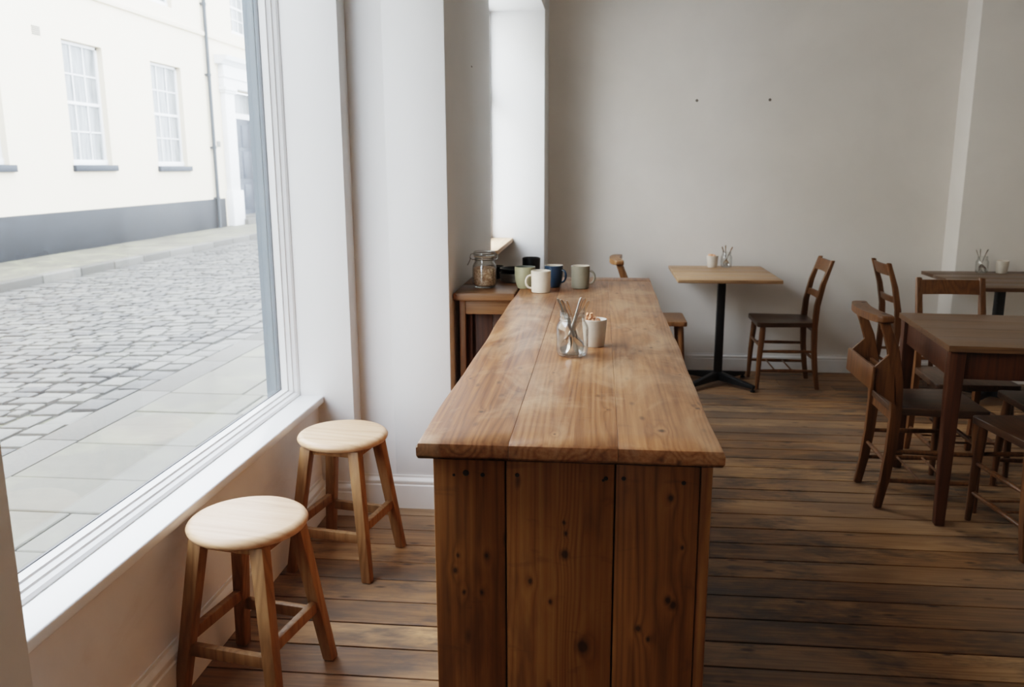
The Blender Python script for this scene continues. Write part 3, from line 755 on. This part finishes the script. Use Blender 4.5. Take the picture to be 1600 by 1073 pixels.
# mason jar with cutlery, white pots with sugar
def make_jar(label, loc, s=1.0):
    t = thing('glass_jar', label, 'jar', loc)
    out = [(0, .002), (.030, .0), (.036, .001), (.0415, .006), (.0440, .016), (.0445, .030), (.0445, .078), (.0425, .088), (.0370, .096), (.0345, .100), (.0365, .103), (.0345, .106), (.0345, .111), (.0360, .113), (.0345, .1155), (.0345, .122), (.0350, .125)]
    i2 = [(.0330, .1255), (.0322, .122), (.0322, .100), (.035, .095), (.0403, .087), (.0422, .077), (.0422, .030), (.0415, .017), (.038, .009), (.030, .006), (0, .006)]
    MB().lathe([(r * s, z * s) for r, z in out + i2], 56).build('jar_body', M['jar_glass'], t, angle=60)
    return t
def spoon_mesh(L, kind='spoon'):
    """handle up along +Z, bowl at the bottom, face towards -Y."""
    st_ = []
    N = 30
    for i in range(N + 1):
        u = i / N; z = u * L
        if kind == 'spoon': bl = .050 / L
        else: bl = .075 / L
        if u < bl:
            q = u / bl
            if kind == 'spoon': w = .0140 * math.sin(PI * min(1, .04 + .92 * q) ** .8); dep = .0050 * math.sin(PI * q)
            else: w = .0085 * math.sin(PI * min(.98, .12 + .8 * q) ** .7) + .002; dep = .0
            w = max(w, .0024)
            if q > .85: w = max(w, .0032)
        else:
            q = (u - bl) / (1 - bl); w = .0026 + .0022 * q ** 1.3; dep = 0
            if q > .93: w *= math.sqrt(max(0.08, 1 - ((q - .93) / .075) ** 2))
        y = .010 * math.sin(PI * max(0, (u - bl)) / (1 - bl)) * .5 if u > bl else 0
        st_.append((z, w, dep, y))
    tb = bmesh.new(); F = []; B = []; th = .0011
    K = 6
    for z, w, dep, y in st_:
        rf = []; rb = []
        for j in range(K + 1):
            a = -1 + 2 * j / K
            d = dep * (1 - a * a)
            cr = 0.0006 * (1 - a * a) if dep == 0 else 0
            rf.append(tb.verts.new((a * w, y + d - th - cr, z))); rb.append(tb.verts.new((a * w, y + d + th * (.4 if dep else 1) + cr, z)))
        F.append(rf); B.append(rb)
    for i in range(N):
        for j in range(K):
            tb.faces.new((F[i][j], F[i][j + 1], F[i + 1][j + 1], F[i + 1][j])); tb.faces.new((B[i][j + 1], B[i][j], B[i + 1][j], B[i + 1][j + 1]))
        tb.faces.new((F[i][0], F[i + 1][0], B[i + 1][0], B[i][0])); tb.faces.new((F[i + 1][K], F[i][K], B[i][K], B[i + 1][K]))
    for ii in (0, N):
        for j in range(K): tb.faces.new((F[ii][j], F[ii][j + 1], B[ii][j + 1], B[ii][j]))
    m = MB(); m._merge(tb, .5, None)
    return m
def place_spoon(label, foot, tip, kind, group, twist=0.0):
    foot = Vector(foot); tip = Vector(tip); L = (tip - foot).length
    o = spoon_mesh(L, kind).build('spoon' if kind == 'spoon' else 'fork', M['steel'], None, angle=60)
    z = (tip - foot).normalized(); y = Vector((0, 1, 0)); x = y.cross(z).normalized(); y = z.cross(x)
    rot = Matrix((x, y, z)).transposed().to_4x4() @ Matrix.Rotation(twist, 4, 'Z')
    o.matrix_world = Matrix.Translation(foot) @ rot
    return tag(o, label, 'cutlery', group)
JX, JY = -0.0705, 2.300
make_jar('glass preserving jar of cutlery in the middle of the counter', (JX, JY, ZT), 1.0)
z0 = T1 + .0085
L4 = [(-0.112, 1.096, 'first'), (-0.103, 1.093, 'second'), (-0.0975, 1.087, 'third'), (-0.088, 1.089, 'fourth')]
YL = (-.0145, -.005, .005, .0145); YR = (-.010, .0, .010)
for k, (x, z, w) in enumerate(L4):
    place_spoon(w + ' from the left of the steel spoons in the counter jar', (JX + .025, JY + YL[k], z0), (x, JY + YL[k] * .45, z), 'spoon', 'spoons in the counter jar', .25 - .15 * k)
L3 = [(-0.046, 1.100, 'bright steel spoon leaning right in the counter jar, tallest of the three'), (-0.036, 1.097, 'bright steel spoon leaning right in the counter jar, middle of the three'), (-0.026, 1.090, 'dark-handled steel spoon leaning farthest right in the counter jar')]
for k, (x, z, w) in enumerate(L3):
    place_spoon(w, (JX - .025, JY + YR[k], z0), (x, JY + YR[k] * .45, z), 'spoon', 'spoons in the counter jar', -.2 + .15 * k)

def make_pot(label, loc, rb, rt, h, fl):
    prof = [(0, .0012), (rb - .004, .0012), (rb - .002, 0), (rb, .0025), (rb + (rt - rb) * .5, h * .5), (rt, h - .0015), (rt - .0012, h), (rt - .003, h - .001), (rt - .005, fl + .003), (rt - .009, fl), (0, fl)]
    b = MB().lathe(prof, 48).build('pot', M['pot_ceramic'], None, angle=40); b.location = loc
    return tag(b, label, 'pot')
def lump(label, loc, r, group, seed):
    rn = random.Random(seed)
    tb = bmesh.new(); bmesh.ops.create_icosphere(tb, subdivisions=2, radius=r)
    sx, sy, sz = rn.uniform(.75, 1.2), rn.uniform(.75, 1.2), rn.uniform(.7, 1.0)
    for v in tb.verts:
        k = 1 + rn.uniform(-.26, .26); v.co = Vector((v.co.x * sx * k, v.co.y * sy * k, v.co.z * sz * k))
    zmin = min(v.co.z for v in tb.verts)
    for v in tb.verts: v.co.z -= zmin
    m = MB(); m._merge(tb, .5, None)
    o = m.build('sugar_lump', M['sugar'], None, angle=20); o.location = loc
    return tag(o, label, 'sugar', group)
PX, PY = -0.0105, 2.440
make_pot('matt white tapered pot of sugar lumps just behind the cutlery jar on the counter', (PX, PY, ZT), .0295, .0365, .080, .070)
rs = random.Random(11); sp = []
for lay, (n_, rad) in enumerate(((9, .019), (6, .012), (3, .007))):
    for k in range(n_):
        a = 2 * PI * k / n_ + lay * .5
        sp.append((-.008 - .003 * lay + rad * math.cos(a) + rs.uniform(-.002, .002), rad * math.sin(a) + rs.uniform(-.002, .002), lay * .0075))
for k, (a, b, c) in enumerate(sp):
    lump('rough peach-brown sugar lump heaped in the white pot on the counter', (PX + a, PY + b, ZT + .0705 + c), .0056, 'sugar lumps in the counter pot', 20 + k)

def table_set(px, py, jx, jy, z, tag_where, tips, sugar):
    make_pot('small white pot on ' + tag_where, (px, py, z), .033, .0395, .080, .068)
    if sugar:
        for k, (a, b) in enumerate(((-.012, -.008), (.008, -.012), (.0, .010), (-.016, .012))):
            lump('pinkish sugar lump in the small white pot on ' + tag_where, (px + a, py + b, z + .0685), .0125, 'sugar lumps on the pedestal table', 50 + k)
    make_jar('small glass jar of cutlery on ' + tag_where, (jx, jy, z), .86)
    words = ['leftmost', 'middle', 'rightmost']
    for k, (tx, tz) in enumerate(tips):
        place_spoon(words[k] + ' steel spoon in the cutlery jar on ' + tag_where, (jx - (tx - jx) * .35, jy - .014 + .014 * k, z + .0085), (tx, jy - .010 + .010 * k, tz), 'spoon', 'spoons on ' + tag_where, .1 * k)
table_set(0.778, 5.945, 0.872, 5.950, .7655, 'the pale pedestal table', [(0.838, 0.909), (0.863, 0.918), (0.912, 0.905)], True)
table_set(2.590, 5.745, 2.470, 5.755, .7655, 'the corner pedestal table', [(2.421, 0.917), (2.452, 0.921), (2.503, 0.917)], False)

# ------------------------------------------------------------------ the street
def road_z(x): return -0.052 - max(0.0, (-3.14 - x)) * 0.0235
rng = random.Random(3)
m = MB()
def sett(mb, x0, x1, y0, y1, g=.015, top=.0):
    jx = lambda: rng.uniform(-.006, .006)
    r = rng.random(); h = rng.uniform(-.006, .008)
    P = [(x0 + g + jx(), y0 + g + jx()), (x1 - g + jx(), y0 + g + jx()), (x1 - g + jx(), y1 - g + jx()), (x0 + g + jx(), y1 - g + jx())]
    cx = sum(p[0] for p in P) / 4; cy = sum(p[1] for p in P) / 4
    zt = [road_z(p[0]) + h + rng.uniform(-.003, .003) for p in P]
    V = [mb.bm.verts.new((p[0], p[1], z - .05)) for p, z in zip(P, zt)]
    U = [mb.bm.verts.new((p[0] + (cx - p[0]) * .04, p[1] + (cy - p[1]) * .05, z - .006)) for p, z in zip(P, zt)]
    Tt = [mb.bm.verts.new((p[0] + (cx - p[0]) * .20, p[1] + (cy - p[1]) * .24, z)) for p, z in zip(P, zt)]
    fs = [mb.bm.faces.new(Tt)]
    for i in range(4):
        j = (i + 1) % 4
        fs.append(mb.bm.faces.new((V[i], V[j], U[j], U[i]))); fs.append(mb.bm.faces.new((U[i], U[j], Tt[j], Tt[i])))
    for f in fs: f[mb.rl] = r
y = 1.5
while y < 25.0:
    d = rng.uniform(.135, .160); x = -7.93 + rng.uniform(0, .2); first = True
    while x < -3.62:
        w = rng.uniform(.20, .27); x1 = min(x + w, -3.585)
        if -3.585 - x1 < .08: x1 = -3.585
        sett(m, -7.95 if first else x, x1, y, y + d); x = x1; first = False
    y += d
for xa in (-3.585, -3.365):
    y = 1.5 + rng.uniform(0, .2)
    while y < 25.0:
        d = rng.uniform(.20, .30); sett(m, xa, xa + .215, y, y + d); y += d
bmesh.ops.recalc_face_normals(m.bm, faces=m.bm.faces)
struct(m.build('road', M['sett'], angle=20))
m = MB(); m.quad([(-8.0, -10, road_z(-8.0) - .02), (-3.1, -10, road_z(-3.1) - .02), (-3.1, 45, road_z(-3.1) - .02), (-8.0, 45, road_z(-8.0) - .02)])
struct(m.build('road_bed', M['joint']))
m = MB(); y = -4.0
while y < 30:
    d = rng.uniform(.8, 1.1); m.box(-3.145, -2.905, y + .004, y + d - .004, -.15, -.050, bevel=.006, seg=2, rnd=rng.random()); y += d
struct(m.build('kerb', M['kerb']))
m = MB(); ycuts = [2.30, 2.93, 3.31, 3.71, 4.24, 4.86, 5.30]
while ycuts[-1] < 26: ycuts.append(ycuts[-1] + rng.uniform(.42, .66))
while ycuts[0] > -3: ycuts.insert(0, ycuts[0] - rng.uniform(.42, .66))
for a, b in zip(ycuts, ycuts[1:]):
    c = [-2.90]
    c.append(-2.90 + rng.uniform(.45, .95))
    if rng.random() < .5: c.append(min(-1.75, c[-1] + rng.uniform(.4, .6)))
    c.append(-1.36)
    for p, q in zip(c, c[1:]):
        m.box(p + .005, q - .005, a + .005, b - .005, -.12, -.050 + rng.uniform(-.003, .004), bevel=.005, seg=1, rnd=rng.random())
struct(m.build('pavement', M['flag']))
m = MB(); m.quad([(-3.2, -10, -.075), (-1.3, -10, -.075), (-1.3, 45, -.075), (-3.2, 45, -.075)]); struct(m.build('pavement_bed', M['joint']))
# far pavement and kerb
m = MB(); y = 10.42
while y > -2: y -= .92
while y < 30:
    m.box(-8.13, -7.95, y + .008, y + .912, -.40, -.050, bevel=.016, seg=3, rnd=rng.random()); y += .92
struct(m.build('kerb_far', M['kerb']))
m = MB(); y = 0.0
while y < 34:
    d = rng.uniform(.6, .9); c = [-9.76, -9.76 + rng.uniform(.6, .9), -8.13]
    for p, q in zip(c, c[1:]): m.box(p + .004, q - .004, y + .004, y + d - .004, -.2, -.052 + rng.uniform(-.003, .003), bevel=.004, seg=1, rnd=rng.random())
    y += d
struct(m.build('pavement_far', M['far_flag']))

# townhouse across the street
BX = -9.75
th = thing('townhouse', 'cream rendered townhouse with white sash windows and dark plinth across the cobbled street', 'building', (BX, 16, -0.05))
def at(b): # parts are modelled in world space, then shifted under the root
    b.matrix_parent_inverse = Matrix.Translation((-BX, -16, 0.05)); return b
holes = [(12.10, 13.40, 1.51, 3.755), (15.16, 16.44, 1.51, 3.755), (18.25, 19.62, 1.49, 3.725), (18.25, 19.45, 5.0, 6.3), (22.62, 23.75, 4.93, 6.3), (8.9, 10.2, 1.51, 3.755), (15.16, 16.44, 5.0, 6.3), (12.1, 13.4, 5.0, 6.3), (22.25, 24.05, -0.05, 3.46), (26.8, 28.1, 1.5, 3.75), (30, 31.3, 1.5, 3.75)]
YB0, YB1, ZB1 = -14.0, 42.0, 6.5
yc = sorted({YB0, YB1} | {h[0] for h in holes} | {h[1] for h in holes}); zc = sorted({-0.3, ZB1} | {h[2] for h in holes} | {h[3] for h in holes})
m = MB()
for ya, yb_ in zip(yc, yc[1:]):
    for za, zb in zip(zc, zc[1:]):
        cy, cz = (ya + yb_) / 2, (za + zb) / 2
        if any(h[0] < cy < h[1] and h[2] < cz < h[3] for h in holes): continue
        m.quad([(BX, ya, za), (BX, yb_, za), (BX, yb_, zb), (BX, ya, zb)])
for a, b, c, d in holes:
    e = BX - .16
    m.quad([(BX, a, c), (BX, a, d), (e, a, d), (e, a, c)]); m.quad([(BX, b, c), (e, b, c), (e, b, d), (BX, b, d)])
    m.quad([(BX, a, d), (BX, b, d), (e, b, d), (e, a, d)]); m.quad([(BX, a, c), (e, a, c), (e, b, c), (BX, b, c)])
bmesh.ops.remove_doubles(m.bm, verts=m.bm.verts, dist=.0005)
at(m.build('wall', M['render'], th))
m = MB().box(BX - .02, BX + .035, YB0, 21.46, -0.3, 0.675, bevel=.012).box(BX - .02, BX + .035, 24.9, YB1, -0.3, .675, bevel=.012)
at(m.build('plinth', M['plinth'], th))
at(MB().prism([(BX - .01, 4.60), (BX + .05, 4.61), (BX + .06, 4.64), (BX + .06, 4.70), (BX + .03, 4.72), (BX - .01, 4.72)], 'Y', YB0, YB1).build('string_course', M['render'], th))
at(MB().box(BX - 3.0, BX + .12, YB0, YB1, ZB1 - .02, ZB1 + .18).build('parapet', M['render'], th))
def sash(a, b, c, d, cols, rows):
    e = BX - .16
    m = MB(); fw = .055
    m.box(e - .02, e + .05, a, a + fw, c, d, .003).box(e - .02, e + .05, b - fw, b, c, d, .003).box(e - .02, e + .05, a, b, d - fw, d, .003).box(e - .02, e + .07, a, b, c, c + .10, .003)
    mid = (c + .1 + d - fw) / 2
    m.box(e - .01, e + .045, a + fw, b - fw, mid - .028, mid + .028, .003)
    for k in range(1, cols):
        y = a + fw + (b - a - 2 * fw) * k / cols; m.box(e + .005, e + .032, y - .013, y + .013, c + .1, d - fw, .002)
    for lo, hi in ((c + .1, mid), (mid, d - fw)):
        for k in range(1, rows):
            z = lo + (hi - lo) * k / rows; m.box(e + .005, e + .032, a + fw, b - fw, z - .013, z + .013, .002)
    s = at(m.build('sash_window', M['sash'], th))
    p = MB().quad([(e + .012, a + fw, c + .08), (e + .012, b - fw, c + .08), (e + .012, b - fw, d - fw), (e + .012, a + fw, d - fw)]).build('pane', M['curtain'], s)
for h in holes:
    if h == (22.25, 24.05, -0.05, 3.46): continue
    sash(*h, 3, 2)
    if h[2] < 2:
        at(MB().box(BX - .15, BX + .07, h[0] - .04, h[1] + .10, h[2] - .115, h[2] + .004, bevel=.012).build('sill', M['sill_dark'], th))
# downpipe with brackets
PYY = 20.93
m = MB().tube([(BX + .075, PYY, -.05), (BX + .075, PYY, 6.45)], .045, 14)
pp = at(m.build('downpipe', M['pipe'], th))
for z in (1.95, 5.35, 3.7, 0.7):
    MB().lathe([(.045, -.03), (.060, -.03), (.060, .03), (.045, .03)], 16, (BX + .075, PYY, z)).box(BX, BX + .07, PYY - .09, PYY + .09, z - .02, z + .02).build('bracket', M['pipe'], pp)
# vent, plaque
m = MB()
for k in range(5): m.box(BX - .002, BX + .012, 14.36, 14.58, 3.715 + k * .032, 3.715 + k * .032 + .018, .002)
at(m.build('vent', M['plaque'], th))
at(MB().box(BX - .002, BX + .018, 21.25, 21.44, 1.98, 2.12, bevel=.004).build('plaque', M['plaque'], th))
# doorcase and door
m = MB()
for a, b in ((21.66, 22.22), (24.08, 24.64)):
    m.box(BX - .05, BX + .13, a, b, 0.86, 3.36, .006)
    m.box(BX - .05, BX + .19, a - .07, b + .05, -0.05, .86, .010)
    m.box(BX - .05, BX + .17, a - .04, b + .04, 3.34, 3.40, .008).box(BX - .05, BX + .20, a - .07, b + .06, 3.40, 3.48, .010)
m.box(BX - .05, BX + .14, 21.62, 24.68, 3.48, 3.74, .006).box(BX - .05, BX + .18, 21.60, 24.70, 3.72, 3.77, .006).box(BX - .05, BX + .15, 21.62, 24.68, 3.77, 4.06, .006)
m.prism([(BX - .05, 4.04), (BX + .18, 4.04), (BX + .22, 4.10), (BX + .30, 4.14), (BX + .34, 4.24), (BX - .05, 4.26)], 'Y', 21.44, 24.86)
at(m.build('doorcase', M['sash'], th))
m = MB().box(BX - .22, BX - .14, 22.22, 22.36, .15, 3.46).box(BX - .22, BX - .14, 23.94, 24.08, .15, 3.46).box(BX - .22, BX - .12, 22.30, 24.0, 2.76, 2.90)
dr = at(m.build('door_frame', M['sash'], th))
MB().quad([(BX - .17, 22.36, 2.90), (BX - .17, 23.94, 2.90), (BX - .17, 23.94, 3.44), (BX - .17, 22.36, 3.44)]).build('fanlight', M['curtain'], dr)
m = MB().box(BX - .21, BX - .165, 22.36, 23.94, .15, 2.76)
for z0_, z1_ in ((.3, 1.0), (1.15, 1.9), (2.0, 2.6)):
    for a, b in ((22.48, 23.08), (23.2, 23.8)): m.box(BX - .17, BX - .150, a, b, z0_, z1_, .01)
at(m.build('door', M['door_grey'], th))
at(MB().box(BX - .20, BX + .30, 22.2, 24.1, -0.2, .10, .01).box(BX - .20, BX + .05, 22.2, 24.1, .1, .17, .01).build('doorstep', M['kerb'], th))

# ------------------------------------------------------------------ light, world, camera
w = bpy.data.worlds.new('overcast sky'); scene.world = w; w.use_nodes = True
nt = w.node_tree; bg = nt.nodes['Background']
tc = nt.nodes.new('ShaderNodeTexCoord'); sx = nt.nodes.new('ShaderNodeSeparateXYZ'); rp = nt.nodes.new('ShaderNodeValToRGB')
nt.links.new(tc.outputs['Generated'], sx.inputs[0]); nt.links.new(sx.outputs['Z'], rp.inputs[0])
rp.color_ramp.elements[0].color = (0.84, 0.92, 1.03, 1); rp.color_ramp.elements[1].color = (0.93, 1.0, 1.12, 1)
nt.links.new(rp.outputs[0], bg.inputs[0]); bg.inputs[1].default_value = 6.0

def portal(name, loc, sx_, sy_, rot):
    l = bpy.data.lights.new(name, 'AREA'); l.shape = 'RECTANGLE'; l.size = sx_; l.size_y = sy_
    l.cycles.is_portal = True
    o = bpy.data.objects.new(name, l); COL.objects.link(o); o.location = loc; o.rotation_euler = rot
    return o
portal('window_light', (-1.32, 2.25, 1.65), 2.25, 2.05, (0, -PI / 2, 0))
portal('fill_window_portal', (-1.31, -0.65, 1.5), 1.18, 0.78, (0, -PI / 2, 0))  # sky portal for the added window behind the camera
portal('alcove_light', (-0.78, 5.21, 1.70), 1.42, 0.86, (0, -PI / 2, 0))

al = bpy.data.lights.new('alcove_fill_lamp', 'AREA'); al.shape = 'RECTANGLE'; al.size = 1.40; al.size_y = 0.84; al.energy = 13; al.color = (0.90, 0.95, 1.0)  # fill lamp added outside the alcove window to brighten the back wall
ao = bpy.data.objects.new('alcove_fill_lamp', al); COL.objects.link(ao); ao.location = (-0.90, 5.21, 1.72); ao.rotation_euler = (0, -PI / 2, 0)
cd = bpy.data.cameras.new('camera'); cam = bpy.data.objects.new('camera', cd); COL.objects.link(cam)
pitch, yaw, roll = 0.205953438, -0.103337911, 0.003810436
cy, sy = math.cos(yaw), math.sin(yaw); cp, sp_ = math.cos(pitch), math.sin(pitch); cr, sr = math.cos(roll), math.sin(roll)
f = Vector((sy * cp, cy * cp, -sp_)); rt = Vector((cy, -sy, 0)); dn = f.cross(rt)
r2 = rt * cr + dn * sr; d2 = dn * cr - rt * sr
mw = Matrix((r2, -d2, -f)).transposed().to_4x4(); mw.translation = (0, 0, 1.45)
cam.matrix_world = mw
cd.sensor_width = 36.0; cd.sensor_fit = 'HORIZONTAL'; cd.lens = 1321.02 / 1600 * 36
cd.clip_start = 0.05; cd.clip_end = 200
cd.dof.use_dof = True; cd.dof.focus_distance = 2.2; cd.dof.aperture_fstop = 5.6
scene.camera = cam
scene.view_settings.view_transform = 'Filmic'
scene.view_settings.look = 'Medium High Contrast'
scene.view_settings.exposure = 1.22
scene.cycles.max_bounces = 12; scene.cycles.diffuse_bounces = 6; scene.cycles.transparent_max_bounces = 16
scene.cycles.use_denoising = True
